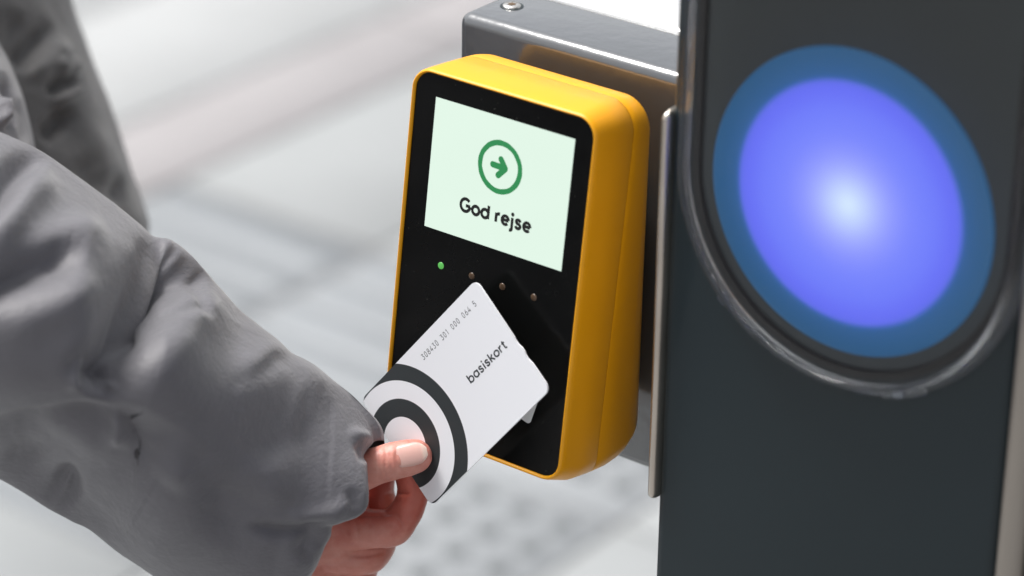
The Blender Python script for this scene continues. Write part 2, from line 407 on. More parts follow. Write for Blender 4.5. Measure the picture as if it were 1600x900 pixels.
# stainless guard strip on the left front edge
def ubar(x0, x1, y0, y1, z0, z1, r, n=8):
    zs = [z0 + r * (1 - math.cos(R(90 * i / n))) for i in range(n + 1)] + [z1 - r * (1 - math.cos(R(90 * i / n))) for i in range(n, -1, -1)]
    ks = [math.sin(R(90 * i / n)) for i in range(n + 1)] + [math.sin(R(90 * i / n)) for i in range(n, -1, -1)]
    loops = []
    for z, k in zip(zs, ks):
        k = max(k, .25); cx, cy, hx, hy = (x0 + x1) / 2, (y0 + y1) / 2, (x1 - x0) / 2 * k, (y1 - y0) / 2 * (.6 + .4 * k)
        loops.append([P(cx + hx * (abs(math.cos(a)) ** .7) * (1 if math.cos(a) >= 0 else -1), cy + hy * (abs(math.sin(a)) ** .7) * (1 if math.sin(a) >= 0 else -1), z) for a in [i * math.tau / 28 for i in range(28)]])
    return loft(loops)
mesh('guard_strip', *ubar(.0777, .0826, -.0045, .020, -.1135, .0525, .0035), 'steel', post)
# lamp behind the cover
LX, LZ = .1598, .0365
def disc(r0, r1, y, n=96):
    V = [(r * math.cos(i * math.tau / n), y, r * math.sin(i * math.tau / n)) for r in (r0, r1) for i in range(n)]
    return V, [(i, (i + 1) % n, n + (i + 1) % n, n + i) for i in range(n)]
lamp = empty('lamp', (LX - PX, -.0 - PY, LZ + OZ), parent=post)
V, F = loft([[(r * math.cos(i * math.tau / 96), y, r * math.sin(i * math.tau / 96)) for i in range(96)] for r, y in ((.0592, -.0005), (.0590, -.0012), (.0585, -.0014), (.050, -.0016), (.030, -.0018), (.010, -.0019))], cap0=False)
COL.objects.unlink(lamp); bpy.data.objects.remove(lamp)
lens = mesh('lamp_lens', V, F, 'lamp', post); lens.location = (LX - PX, -PY, LZ + OZ)
# U-shaped pieces: semicircle below, straight up above
def upath(r, n=48, top=.30):
    P_ = [(-r, top), (-r, top * .66), (-r, top * .33)]
    P_ += [(r * math.cos(R(180 + 180 * i / n)), r * math.sin(R(180 + 180 * i / n))) for i in range(n + 1)]
    P_ += [(r, top * .33), (r, top * .66), (r, top)]
    return P_
def usweep(section):        # section: list of (radius, y), swept along the U
    loops = [[P(LX + x, y, LZ + z) for x, z in upath(r)] for r, y in section]
    n = len(loops[0]); V = [p for l in loops for p in l]; F = []; m_ = len(loops)
    for k in range(m_):
        k2 = (k + 1) % m_
        for i in range(n - 1): F.append((k * n + i, k * n + i + 1, k2 * n + i + 1, k2 * n + i))
    F.append(tuple(k * n for k in range(m_))); F.append(tuple(k * n + n - 1 for k in range(m_))[::-1])
    return V, F
pan = [P(LX + x, -.0004, LZ + z) for x, z in upath(.0645)]
mesh('lamp_panel', pan + [(x, y + .003, z) for x, y, z in pan], [tuple(range(len(pan)))[::-1]] + [(i, (i + 1) % len(pan), len(pan) + (i + 1) % len(pan), len(pan) + i) for i in range(len(pan))], 'panel', post, smooth=False)
mesh('cover_gasket', *usweep([(.0648, .001), (.0648, -.0022), (.0675, -.0022), (.0675, .001)]), 'rubber', post, angle=40)
def arcsec(r0, r1, y0, y1, n=5):   # quarter round between (r0, y0) and (r1, y1)
    return [(r0 + (r1 - r0) * math.sin(R(90 * i / n)), y0 + (y1 - y0) * (1 - math.cos(R(90 * i / n)))) for i in range(n + 1)]
cov = mesh('clear_cover', *usweep([(.0742, -.0004), (.0743, -.0010), (.0738, -.0014), (.0722, -.0017), (.0717, -.0028), (.0713, -.0062), (.0708, -.0072), (.0700, -.0077), (.0690, -.0078), (.0685, -.0074), (.0684, -.0068), (.0690, -.0050), (.0700, -.0004)]), 'acrylic', post, angle=60)
win = [P(LX + x, -.0072, LZ + z) for x, z in upath(.0681)]
mesh('cover_window', win, [tuple(range(len(win)))], 'window', post, smooth=False)
for a0, a1 in ((218, 240), (286, 301)):      # clips moulded onto the rim
    for b0, b1, top in ((a0, a1, -.0030), (a0 + (a1 - a0) * .30, a0 + (a1 - a0) * .44, -.0044)):
        loops = []
        for k in range(13):
            a = R(b0 + (b1 - b0) * k / 12)
            loops.append([P(LX + q * math.cos(a), y, LZ + q * math.sin(a)) for q, y in ((.0722, -.0019), (.0722, top), (.0745, top + .0004), (.0752, -.0019))])
        mesh('cover_clip', *loft(loops), 'acrylic', post, angle=30)

# ================================================================== GATE RAIL
rail = empty('gate_rail', (0, .0765, 1.25 - .141)); RZ = -(1.25 - .141); 
tag(rail, 'glossy dark grey metal rail behind the yellow card reader with screw on top', 'rail')
def Q(x, y, z): return (x, y - .0765, z + .141)
rbox('rail_beam', Q(-.0663, .0562, -.141), Q(.0797, .0968, .0402), .0052, 'rail', rail, seg=5)
scr = mesh('screw', *loft([[(r * math.cos(a * math.tau / 32), r * math.sin(a * math.tau / 32), z) for a in range(32)] for r, z in ((.0040, -.0002), (.0040, .0003), (.0036, .0008), (.0022, .00095))], cap0=False), 'screw', rail)
scr.location = Q(-.0530, .0765, .0402)
star = [((.0021 if i % 2 == 0 else .0012) * math.cos(i * math.tau / 12), (.0021 if i % 2 == 0 else .0012) * math.sin(i * math.tau / 12), z) for z in (.0010, .00105) for i in range(12)]
st = mesh('star_socket', star, [tuple(range(12, 24))] + [(i, (i + 1) % 12, 12 + (i + 1) % 12, 12 + i) for i in range(12)], 'socket_brown', scr, smooth=False)  # flat dark brown star set on the screw head
mesh('screw_seat', [((.0050 if k else .0040) * math.cos(a * math.tau / 32), (.0050 if k else .0040) * math.sin(a * math.tau / 32), .0001 + (0 if k else .00005)) for k in (0, 1) for a in range(32)], [(i, (i + 1) % 32, 32 + (i + 1) % 32, 32 + i) for i in range(32)], 'post', scr)

# second, brighter beam behind
rear = empty('handrail', (.0, .135, 1.25))
tag(rear, 'flat brushed bright metal bar behind the dark rail at top of photo', 'handrail')
rbox('bar', (-.058, -.0335, -.05), (.0795, .040, .0385), .003, 'bright', rear, seg=3)
rbox('bar_edge', (-.056, -.0337 - .0032, -.045), (.0790, -.0337, .0355), .0012, 'trim', rear, seg=2)

# ================================================================== CARD READER
TILT = 0.1339614
rd = empty('card_reader', (0, 0, 1.25), (-TILT, 0, 0))
tag(rd, 'yellow card reader with black front, lit screen reading God rejse and green arrow', 'card reader')
bx0, bx1, bz0, bz1 = -.0456, .0426, -.1137, .0363
ct, stn = math.cos(TILT), math.sin(TILT)
def shell_loop(n, o, r, dx=0, dtop=0, dbot=0):
    return [(x, n, z) for x, z in rrect(bx0 - o + dx, bx1 + o + dx, bz0 - o - dbot, bz1 + o + dtop, r, rb=min(r, .0092))]
front = [shell_loop(.0030, 0, .0078), shell_loop(.0000, 0, .0078), shell_loop(-.0006, .0002, .0080), shell_loop(-.0009, .0007, .0085), shell_loop(-.0006, .0012, .009),
         shell_loop(.0004, .0016, .0095), shell_loop(.0030, .0018, .0105, dtop=.0003, dbot=.0005), shell_loop(.0120, .0019, .0115, dtop=.0009, dbot=.0030), shell_loop(.0237, .0021, .0130, dtop=.0014, dbot=.0034),
         shell_loop(.0239, .00205, .0130, dtop=.0013, dbot=.0034)]
mesh('front_shell', *loft(front, cap0=False, cap1=False), 'yellow', rd, angle=50)
mesh('seam_gap', *loft([shell_loop(.0237, .0018, .0128, dtop=.0012, dbot=.0032), shell_loop(.0243, .0018, .0128, dtop=.0012, dbot=.0032)], cap0=False, cap1=False), 'seam', rd)
YB = .0432
def back_loop(s, o):
    L = shell_loop(.0241, .0021 - o, max(.0130 - o * .3, .004), dtop=.0014, dbot=.0034); out = []
    for x, n, z in L:
        nb = (YB - z * stn) / ct
        out.append((x, n + (nb - n) * s, z))
    return out
def back2(s, o, ob):
    L = back_loop(s, o); zmin = min(p[2] for p in L); out = []
    for x, n, z in L:
        k = max(0, 1 - (z - zmin) / .03)
        out.append((x, n, z + ob * k * k * (3 - 2 * k)))
    return out
bl = [back_loop(0, .00005), back_loop(.004, 0), back2(.30, .0, .0), back2(.50, .0002, .0008), back2(.64, .0005, .002)]
for a in (15, 30, 45, 60, 75, 90): bl.append(back2(.70 + .30 * math.sin(R(a)), .0006 + .0070 * (1 - math.cos(R(a))), .004 + .008 * (a / 90)))
mesh('rear_shell', *loft(bl, cap0=False), 'yellow', rd, angle=60)
bp = rrect(bx0 + .00005, bx1 - .00005, bz0 + .00005, bz1 - .00005, .0078)
mesh('front_panel', *loft([[(x, n, z) for x, z in bp] for n in (.0004, .0020)]), 'bezel', rd, smooth=False)
mount = rbox('wall_mount', (-.025, .030, -.070), (.022, .0545, .005), .002, 'gap', rd, seg=1)
# screen and its picture
sx0, sx1, sz0, sz1 = -.0352, .0337, -.0273, .0270
scn = mesh('screen', [(sx0, .00032, sz0), (sx1, .00032, sz0), (sx1, .00032, sz1), (sx0, .00032, sz1)], [(0, 1, 2, 3)], 'display', rd, smooth=False)
V, F = [], []; rr = random.Random(7); n = 64; cx, cz = -.0006, .0066
wob = [[rr.uniform(-.00012, .00012) for _ in range(n)] for _ in range(2)]
for k, r in enumerate((.0110, .0088)):
    for i in range(n):
        a = i * math.tau / n; q = r + (wob[k][i] + wob[k][i - 1]) / 2; V.append((cx + q * math.cos(a), .00026, cz + q * math.sin(a)))
F = [(i, (i + 1) % n, n + (i + 1) % n, n + i) for i in range(n)]
mesh('arrow_circle', V, F, 'display_green', scn, smooth=False)
V, F = [], []
def stroke(a, b, w, y):
    a, b = Vector(a), Vector(b); d = (b - a).normalized(); nn = Vector((-d.y, d.x)); base = len(V); ang = math.atan2(nn.y, nn.x)
    for i in range(13): t = ang + math.pi * i / 12; V.append((cx + a.x + w / 2 * math.cos(t), y, cz + a.y + w / 2 * math.sin(t)))
    for i in range(13): t = ang + math.pi + math.pi * i / 12; V.append((cx + b.x + w / 2 * math.cos(t), y, cz + b.y + w / 2 * math.sin(t)))
    F.append(tuple(range(base, base + 26)))
stroke(mm(-3.6, .3), mm(2.2, .1), .0026, .00026); stroke(mm(.2, 3.3), mm(2.6, .2), .0026, .00024); stroke(mm(-.5, -3.4), mm(2.6, -.1), .0026, .00022)
mesh('arrow', V, F, 'display_green', scn, smooth=False)
tu = .00077
V, F, tw = text_mesh('God rejse', 0, 0, tu, 1.8, 1.0, 3.0, .00026, 1.08)
k_ = .0355 / tw
V = [(x * k_ - .0184, y, z - .0160) for x, y, z in V]
mesh('greeting_text', V, F, 'display_black', scn, smooth=False)
# indicator lights
for i, x in enumerate((-.0251, -.0093, .0062, .0219)):
    loops = [[(r * math.cos(a * math.tau / 20), y, r * math.sin(a * math.tau / 20)) for a in range(20)] for r, y in ((.0015, .0005), (.00145, .00025), (.0011, .0001), (.0005, .00003))]
    l = mesh('indicator_light', *loft(loops, cap0=False), 'led_green' if i == 0 else 'led_off', rd); l.location = (x, 0, -.0416)
    if i == 0: l['label'] = 'green glowing indicator light'
# white printed symbol that peeks out below the card
sy = rrect(-.0065, .0065, -.011, .011, .0018, 6); a = R(-14)
sy = [(x * math.cos(a) - z * math.sin(a), .0003, x * math.sin(a) + z * math.cos(a)) for x, z in sy]
s_ = mesh('printed_symbol', sy, [tuple(range(len(sy)))], 'print_white', rd, smooth=False); s_.location = (.0228, 0, -.0824)

# ================================================================== TRAVEL CARD
Xa = Vector((1, 0, 0)); Na = Vector((0, ct, -stn)); Za = Vector((0, stn, ct))
def vdir(v): return Xa * v[0] + Na * v[1] + Za * v[2]
el = vdir((.6109, -.0021, .7917)).normalized(); es = vdir((-.7909, .0440, .6104)); es = (es - el * es.dot(el)).normalized()
cn = el.cross(es)                       # out of the printed face is -cn side towards camera
if cn.dot(CF) < 0: cn = -cn
cc = Vector((0, 0, 1.25)) + vdir((-.00404, -.01125, -.08813))
card = None
def card_outline():
    L, W, r = .0428, .0270, .0034; P_ = []
    # start upper right corner (el+, es+), run round; notches on the el+ short side
    for cx, cy, a in ((L - r, W - r, 0), (-L + r, W - r, 90), (-L + r, -W + r, 180), (L - r, -W + r, 270)):
        for i in range(9): t = R(a + 90 * i / 8); P_.append((cx + r * math.cos(t), cy + r * math.sin(t)))
    # notched section between y=-14.5 mm and y=-1.5 mm
    nn = []
    for i in range(41):
        y = -.0150 + .0140 * i / 40; ph = (y + .0150) / .0140
        nn.append((L - .00062 * (max(0, math.cos((y + .0034) / .0062 * math.pi)) if abs(y + .0034) < .0031 else 0) - .00062 * (max(0, math.cos((y + .0112) / .0058 * math.pi)) if abs(y + .0112) < .0029 else 0), y))
    return P_ + nn
co = card_outline()
V = [(x, y, z) for z in (-.00038, .00038) for x, y in co]; n = len(co)
Fc = [tuple(range(n))[::-1], tuple(range(n, 2 * n))] + [(i, (i + 1) % n, n + (i + 1) % n, n + i) for i in range(n)]
# card print: concentric rings
m = M('card_plastic', (.66, .67, .72), rough=.42, spec=.4)
s = m.node('ShaderNodeSeparateXYZ'); m.link(m.co(), s.inputs[0])
dx = m.math('SUBTRACT', s.outputs[0], -.0362); dy = m.math('SUBTRACT', s.outputs[1], -.0000)
r_ = m.math('SQRT', m.math('ADD', m.math('MULTIPLY', dx, dx), m.math('MULTIPLY', dy, dy)))
def band(a, b):
    lo = m.maprange(r_, a - .00006, a + .00006, 0, 1); hi = m.maprange(r_, b - .00006, b + .00006, 1, 0); return m.math('MULTIPLY', lo, hi)
rings = m.math('ADD', band(.0113, .0189), band(.0265, .0335))
face = m.maprange(s.outputs[2], .00025, .00032, 0, 1)
m.color(m.mix(m.math('MULTIPLY', rings, face), (.86, .87, .91), (.036, .042, .045))); m.bump(m.noise(900, 2), .04, .0002)
MAT['card'] = m.m
card = mesh('travel_card', V, Fc, 'card', None, angle=40)
zc = -cn if cn.dot(CF) > 0 else cn      # local +z faces the camera
# right handed frame: x = el, y = es', z = x cross y
if el.cross(es).dot(zc) < 0: raise RuntimeError('frame')
card.matrix_world = Matrix(((el.x, es.x, zc.x, cc.x), (el.y, es.y, zc.y, cc.y), (el.z, es.z, zc.z, cc.z), (0, 0, 0, 1)))
tag(card, 'white travel card with black concentric rings and word basiskort held to the reader', 'travel card')
def card_text(name, txt, x0, y0, width, cap, w, gap, space, mat, xs=1.0):
    V, F, tw = text_mesh(txt, 0, 0, 1.0, w, gap, space, 0, xs)
    V = [(x0 + x * width / tw, y0 + z * cap / 7.2, .00040 - y * .9) for x, y, z in V]
    o = mesh(name, V, F, mat, card, smooth=False); return o
card_text('card_name', 'basiskort', .0108, -.0021, .0262, .0037, 1.3, 1.1, 2, 'ink', 1.12)
card_text('card_number', '308430 301 000 064 5', -.0028, .0192, .0388, .0024, .92, 2.3, 7.0, 'ink_grey')

# ================================================================== PERSON
def smoothstep(a, b, x):
    t = np.clip((x - a) / (b - a), 0, 1); return t * t * (3 - 2 * t)
person = empty('person', (-.62, -.35, 0))
tag(person, 'person in grey padded jacket reaching in from the left to hold the card', 'person')
PL = Vector(person.location)
NPC, NPR, NPU, NPF = (np.array(v) for v in (CAM, CR, CU, CF))
def at_np(x, y, d):
    return NPC + d[..., None] * (NPF + ((x - 800) / FPX)[..., None] * NPR + ((450 - y) / FPX)[..., None] * NPU)
def npmesh(name, V, F, mat, parent, smooth=True):
    me = bpy.data.meshes.new(name); me.vertices.add(len(V)); me.vertices.foreach_set('co', (V - np.array(PL)).ravel().astype(np.float32))
    F = np.asarray(F, dtype=np.int32); me.loops.add(F.size); me.polygons.add(len(F)); me.loops.foreach_set('vertex_index', F.ravel())
    me.polygons.foreach_set('loop_start', np.arange(0, F.size, 4, dtype=np.int32)); me.update(calc_edges=True); me.validate()
    me.materials.append(MAT[mat]); me.polygons.foreach_set('use_smooth', [smooth] * len(me.polygons))
    return link(bpy.data.objects.new(name, me), parent)

# ---- smooth value noise for cloth
_rs = np.random.RandomState(3)
_tab = _rs.rand(64, 64, 64).astype(np.float64)
def vnoise(p):
    p = np.asarray(p); i = np.floor(p).astype(int); f = p - i; f = f * f * (3 - 2 * f); r = 0
    for a in (0, 1):
        for b in (0, 1):
            for c in (0, 1):
                wgt = (f[..., 0] if a else 1 - f[..., 0]) * (f[..., 1] if b else 1 - f[..., 1]) * (f[..., 2] if c else 1 - f[..., 2])
                r = r + wgt * _tab[(i[..., 0] + a) % 64, (i[..., 1] + b) % 64, (i[..., 2] + c) % 64]
    return r * 2 - 1
# ---- folds: polyline in photo pixels, (depth mm, width px, asymmetry)
def seg_dist(px, py, P_):
    best = np.full(px.shape, 1e9); side = np.zeros(px.shape); tt = np.zeros(px.shape); L = [0]
    for a, b in zip(P_[:-1], P_[1:]): L.append(L[-1] + math.hypot(b[0] - a[0], b[1] - a[1]))
    for k, (a, b) in enumerate(zip(P_[:-1], P_[1:])):
        dx, dy = b[0] - a[0], b[1] - a[1]; l2 = dx * dx + dy * dy
        t = np.clip(((px - a[0]) * dx + (py - a[1]) * dy) / l2, 0, 1)
        ex, ey = px - a[0] - t * dx, py - a[1] - t * dy; d = np.hypot(ex, ey); s = np.sign(dx * ey - dy * ex)
        m_ = d < best; best = np.where(m_, d, best); side = np.where(m_, s, side); tt = np.where(m_, (L[k] + t * math.sqrt(l2)) / L[-1], tt)
    return best, side, tt
def folds(px, py, strokes):
    h = np.zeros(px.shape)
    for P_, amp, wd, step, taper, *under in strokes:
        P_ = sm([tuple(map(float, p)) for p in P_], 4)
        d, s, t = seg_dist(px, py, P_)
        tp = smoothstep(0, taper, t) * smoothstep(0, taper, 1 - t) if taper > 0 else 1
        sd_ = d * s / wd
        if under:      # cloth hangs over: drops below the line and comes back only slowly
            tp = smoothstep(0, taper, t) * smoothstep(0, taper * 1.6, 1 - t)
            lo = (1 - np.exp(-(sd_ / .75) ** 2)) * np.exp(-(np.abs(sd_) / under[0]) ** 2)
            h += tp * np.where(s > 0, step * lo, -.30 * step * sd_ * np.exp(-.5 * (sd_ / 1.6) ** 2) * -1)
        else: h += tp * (amp * np.exp(-sd_ ** 2) + step * sd_ * np.exp(-.5 * sd_ ** 2))
    return h
def interp_curve(P_, s):
    P_ = np.array(P_, float); k = np.arange(len(P_)) / (len(P_) - 1)
    return [np.interp(s, k, P_[:, j]) for j in range(P_.shape[1])]

def tube(name, U, Lw, D, TH, strokes, ns, na, mat, parent, amp=1.0, noise_amp=.0012, back_scale=1.0, cuff=None, seed=0, sq=.85, gam=1.0, pw=.95, crinkle=.0007):
    """a cloth tube: upper and lower outlines (photo px) with depth and half thickness per station"""
    s = np.linspace(0, 1, ns)
    U = np.array(sm([tuple(map(float, p)) for p in U], 6)); Lw = np.array(sm([tuple(map(float, p)) for p in Lw], 6))
    def resample(C):
        l = np.r_[0, np.cumsum(np.hypot(*np.diff(C, axis=0).T))]; return np.stack([np.interp(s * l[-1], l, C[:, 0]), np.interp(s * l[-1], l, C[:, 1])], 1)
    u, l = resample(U), resample(Lw); d = np.interp(s, *zip(*D)); th = np.interp(s, *zip(*TH))
    a = np.linspace(0, 2 * np.pi, na, endpoint=False)     # a=90deg: towards camera, 0: upper outline, 180: lower outline
    A, Sg = np.meshgrid(a, s)
    c, sn = np.cos(A), np.sin(A)
    c = np.sign(c) * np.abs(c) ** sq * 1.0; 
    k = ((1 + c) / 2) ** gam
    px = l[:, 0][:, None] * (1 - k) + u[:, 0][:, None] * k; py = l[:, 1][:, None] * (1 - k) + u[:, 1][:, None] * k
    dd = d[:, None] - th[:, None] * np.sign(sn) * np.abs(sn) ** np.where(sn > 0, pw, .95) * (np.where(sn < 0, back_scale, 1.0))
    if cuff is not None: px, py, dd = cuff(px, py, dd, A, Sg)
    Pw = at_np(px, py, dd)
    # normals
    du = np.roll(Pw, -1, 1) - np.roll(Pw, 1, 1); ds = np.gradient(Pw, axis=0); N = np.cross(du, ds); N /= np.linalg.norm(N, axis=2, keepdims=True) + 1e-12
    ctr = Pw.mean(1, keepdims=True)
    if (N * (Pw - ctr)).sum(2).mean() < 0: N = -N
    front = smoothstep(-.1, .5, sn)
    rim = smoothstep(0.02, .50, sn)
    h = folds(px, py, strokes) * .001 * amp * rim
    q = Pw * 1.0
    h = h + noise_amp * (vnoise(q * 17 + seed) * 1.0 + .5 * vnoise(q * 38 + 9 + seed) + .22 * vnoise(q * 85 + 5))
    qq = q + .006 * np.stack([vnoise(q * 30 + 3), vnoise(q * 30 + 7), vnoise(q * 30 + 13)], -1)
    h = h + crinkle * ((.5 - np.abs(vnoise(qq * 42 + 2))) + .45 * (.5 - np.abs(vnoise(qq * 95 + 4)))) * smoothstep(-.35, .45, vnoise(q * 11 + 21))
    Pw = Pw + N * h[..., None]
    V = Pw.reshape(-1, 3); F = []
    i = np.arange(ns - 1)[:, None] * na; j = np.arange(na)[None, :]; j2 = (j + 1) % na
    F = np.stack([i + j, i + j2, i + na + j2, i + na + j], -1).reshape(-1, 4)
    if (np.cross(V[F[0, 1]] - V[F[0, 0]], V[F[0, 3]] - V[F[0, 0]]) @ (N.reshape(-1, 3)[0])) < 0: F = F[:, ::-1]
    return npmesh(name, V, F, mat, parent)

# ---- the reaching forearm sleeve
U = [(-452, 330), (-446, 250), (-420, 150), (-370, 75), (-290, 72), (-160, 125), (-60, 180), (0, 206), (60, 234), (125, 278), (180, 318), (215, 346), (236, 367), (248, 371), (264, 373), (278, 381), (293, 393), (312, 412), (335, 440), (352, 458), (378, 487), (400, 503), (434, 530), (458, 553), (490, 570), (520, 592), (548, 613), (572, 636), (590, 656), (598, 672), (600, 688)]
Lw = [(-452, 336), (-446, 420), (-420, 500), (-370, 570), (-290, 625), (-160, 686), (-70, 718), (-10, 746), (30, 768), (70, 793), (112, 816), (133, 826), (155, 841), (190, 868), (236, 899), (290, 935), (340, 965), (390, 985), (430, 985), (455, 965), (468, 935), (476, 905)]
strokes = [
  # (polyline, ridge(+)/valley(-) mm, width px, step mm (minus: far side of the line drops), taper)
  # broad forms
  ([(-60, 640), (0, 636), (70, 626), (140, 616), (200, 622), (250, 640), (310, 676), (380, 730)], 0, 38, -11.5, .22, 6.0),
  
  ([(296, 386), (272, 424), (238, 474), (200, 530), (164, 580), (136, 620)], -13, 46, 0, .12),
  ([(290, 404), (252, 458), (212, 520), (172, 574), (142, 606)], -3.0, 16, 0, .15),
  ([(350, 410), (320, 450), (282, 500), (244, 552), (200, 606)], 5.0, 38, 0, .42),
  ([(160, 330), (130, 400), (100, 470), (70, 540)], 4.0, 50, 0, .35),
  ([(-40, 350), (0, 304), (26, 262), (58, 244), (86, 250)], -6.0, 20, 0, .2),
  ([(-30, 400), (10, 352), (50, 300), (96, 272)], 4.0, 26, 0, .3),
  ([(-60, 480), (-10, 452), (40, 426), (86, 410), (126, 412)], -7.5, 26, 0, .22),
  ([(30, 412), (70, 392), (110, 370), (170, 350)], 3.4, 30, 0, .35),
  ([(-20, 520), (40, 500), (110, 470), (150, 430)], 3.0, 30, 0, .35),
  ([(330, 560), (400, 590), (460, 610), (520, 650)], 4.0, 60, 0, .35),
  ([(206, 670), (222, 710), (236, 760)], -2.6, 30, 0, .4),
  ([(180, 640), (184, 690), (170, 740)], 4.5, 20, 0, .35),
  ([(270, 670), (282, 720), (262, 780)], 4.0, 28, 0, .35),
  ([(20, 700), (70, 690), (130, 720), (150, 770)], 3.5, 30, 0, .35),
  ([(340, 720), (356, 790), (340, 860)], -3.5, 40, 0, .4),
  ([(400, 700), (420, 760), (410, 800)], 3.5, 44, 0, .4),
  # small creases
  ([(238, 370), (254, 384), (272, 388), (288, 382)], -2.8, 9, 0, .3),
  ([(244, 364), (262, 368), (280, 378)], 2.6, 9, 0, .3),
  ([(284, 388), (300, 398), (316, 414), (330, 440)], -2.6, 11, 0, .3),
  ([(330, 400), (319, 430), (316, 460), (318, 486), (330, 505)], -2.6, 8, 0, .3),
  ([(258, 476), (282, 484), (306, 482), (322, 492)], -1.8, 10, 0, .35),
  ([(340, 600), (380, 586), (420, 560), (470, 548)], 0, 12, -1.2, .4),
  ([(150, 604), (172, 606), (196, 604)], 3.4, 8, 0, .35),
  ([(112, 612), (120, 580), (134, 556)], 3.4, 9, 0, .35),
  ([(70, 800), (82, 778), (96, 786), (96, 812)], -4.5, 14, 0, .2),
  ([(-6, 726), (24, 738), (46, 760)], -2.5, 18, 0, .4),
  ([(410, 814), (450, 810), (500, 806), (532, 792), (560, 770)], 2.0, 12, 0, .35),
  ([(380, 822), (430, 828), (480, 824), (524, 808)], -3.2, 11, 0, .3),
  ([(516, 620), (515, 680), (511, 740), (508, 792)], -.22, 5, 0, .1),
  ([(524, 622), (523, 680), (519, 740), (515, 792)], .12, 5, 0, .1),
  ([(470, 600), (472, 660), (464, 720)], -.8, 12, 0, .3),
  ([(556, 688), (566, 704), (570, 726)], -1.8, 9, 0, .35),
  ([(540, 672), (562, 680), (586, 688)], 1.6, 9, 0, .4),
  ([(566, 800), (552, 784), (548, 760)], -1.6, 10, 0, .4),
  ([(512, 826), (488, 846), (466, 880)], -3.0, 18, 0, .4),
  ([(60, 560), (110, 540), (160, 500)], 1.4, 24, 0, .4),
]
cuff_pts = [(588, 652), (594, 664), (592, 676), (583, 690), (575, 704), (572, 724), (573, 748), (574, 772), (571, 792), (556, 806), (536, 812), (518, 819), (514, 842), (502, 866), (486, 888), (470, 912)]
cuffs = np.array(sm([tuple(map(float, p)) for p in cuff_pts], 5))
def cuff(px, py, dd, A, Sg):
    # near the end of the sleeve bend the front edge onto the photographed cuff line
    endx, endy = px[-1], py[-1]
    tgt = np.interp(endy, cuffs[:, 1], cuffs[:, 0])
    frontw = smoothstep(-.15, .25, np.sin(A[-1]))
    tb = np.interp(endy, [640, 672, 690, 706, 724, 744, 764, 800], [580, 594, 600, 600, 592, 574, 556, 530])
    back = smoothstep(0, .22, -np.sin(A[-1])); hi = smoothstep(800, 765, endy)
    shift = (tgt - endx) * frontw + (1 - frontw) * ((tb - endx) * hi + (-28) * (1 - hi)) * back * smoothstep(676, 694, endy)
    wgt = smoothstep(.91, 1.0, Sg)
    return px + shift[None, :] * wgt, py, dd
jacket = tube('jacket', U, Lw, [(0, 1.33), (.12, 1.27), (.28, 1.205), (.45, 1.19), (.75, 1.215), (.9, 1.236), (1, 1.240)], [(0, .004), (.05, .06), (.12, .088), (.42, .092), (.70, .078), (.85, .050), (1, .030)], strokes, 380, 300, 'fabric', person, noise_amp=.0009, amp=1.25, cuff=cuff, gam=1.10, pw=1.6, sq=.95)
jacket.name = 'jacket_sleeve'
md = jacket.modifiers.new('thickness', 'SOLIDIFY'); md.thickness = .0003; md.offset = -1; md.use_rim = True
MAT_in = MAT['lining']; jacket.data.materials.append(MAT_in); md.material_offset = 1; md.material_offset_rim = 0

# ---- far side of the jacket, the upper sleeve in front of it
def blob_strokes(*a): return a
bodyU = [(60, -420), (72, -200), (95, -60), (109, 0), (120, 36), (140, 82), (164, 138), (182, 190), (198, 238), (212, 280), (224, 318), (231, 350), (226, 380), (200, 420), (150, 450)]
bodyL = [(-520, -420), (-520, -200), (-520, -60), (-520, 0), (-520, 40), (-520, 90), (-520, 140), (-520, 200), (-520, 250), (-500, 300), (-480, 350), (-440, 400), (-380, 440), (-300, 480), (-200, 500)]
bst = [
  ([(80, 30), (60, 60), (36, 96), (24, 118)], -7, 14, 0, .3),
  ([(110, 60), (84, 84), (60, 110), (34, 122)], 4, 16, 0, .3),
  ([(84, 92), (92, 106), (104, 116), (124, 92)], 5, 9, 0, .25),
  ([(120, 118), (104, 126), (86, 136), (74, 148)], -7, 9, 0, .25),
  ([(78, 158), (94, 158), (110, 148), (130, 138)], 5, 8, 0, .25),
  ([(112, 166), (98, 180), (84, 200), (60, 214)], -7, 15, 0, .25),
  ([(140, 180), (150, 220), (160, 260), (180, 300)], 3, 24, 0, .35),
  ([(190, 270), (184, 296), (170, 310)], -4, 12, 0, .3),
  ([(120, 240), (140, 280), (160, 310)], -3, 22, 0, .35),
  ([(30, 10), (20, 60), (18, 110)], -4, 20, 0, .3),
]
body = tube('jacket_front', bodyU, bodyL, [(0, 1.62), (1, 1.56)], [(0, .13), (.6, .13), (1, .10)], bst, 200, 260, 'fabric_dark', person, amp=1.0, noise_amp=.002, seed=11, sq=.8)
upU = [(-140, -420), (-90, -250), (-50, -80), (-20, 20), (0, 66), (14, 92), (26, 124), (38, 158), (48, 196), (56, 236), (58, 270), (40, 330), (0, 380)]
upL = [(-620, -420), (-600, -250), (-560, -80), (-520, 20), (-500, 70), (-480, 120), (-460, 170), (-430, 220), (-400, 270), (-380, 320), (-340, 380), (-280, 430), (-220, 470)]
ust = [([(2, 110), (12, 140), (18, 180), (14, 220)], -6, 8, 0, .3), ([(-4, 150), (4, 176), (0, 204)], 6, 9, 0, .3), ([(30, 150), (36, 190), (38, 230)], -2.5, 8, 0, .3)]
up = tube('jacket_upper_sleeve', upU, upL, [(0, 1.42), (.5, 1.40), (1, 1.36)], [(0, .08), (1, .09)], ust, 160, 200, 'fabric', person, noise_amp=.0015, seed=23, sq=.8)
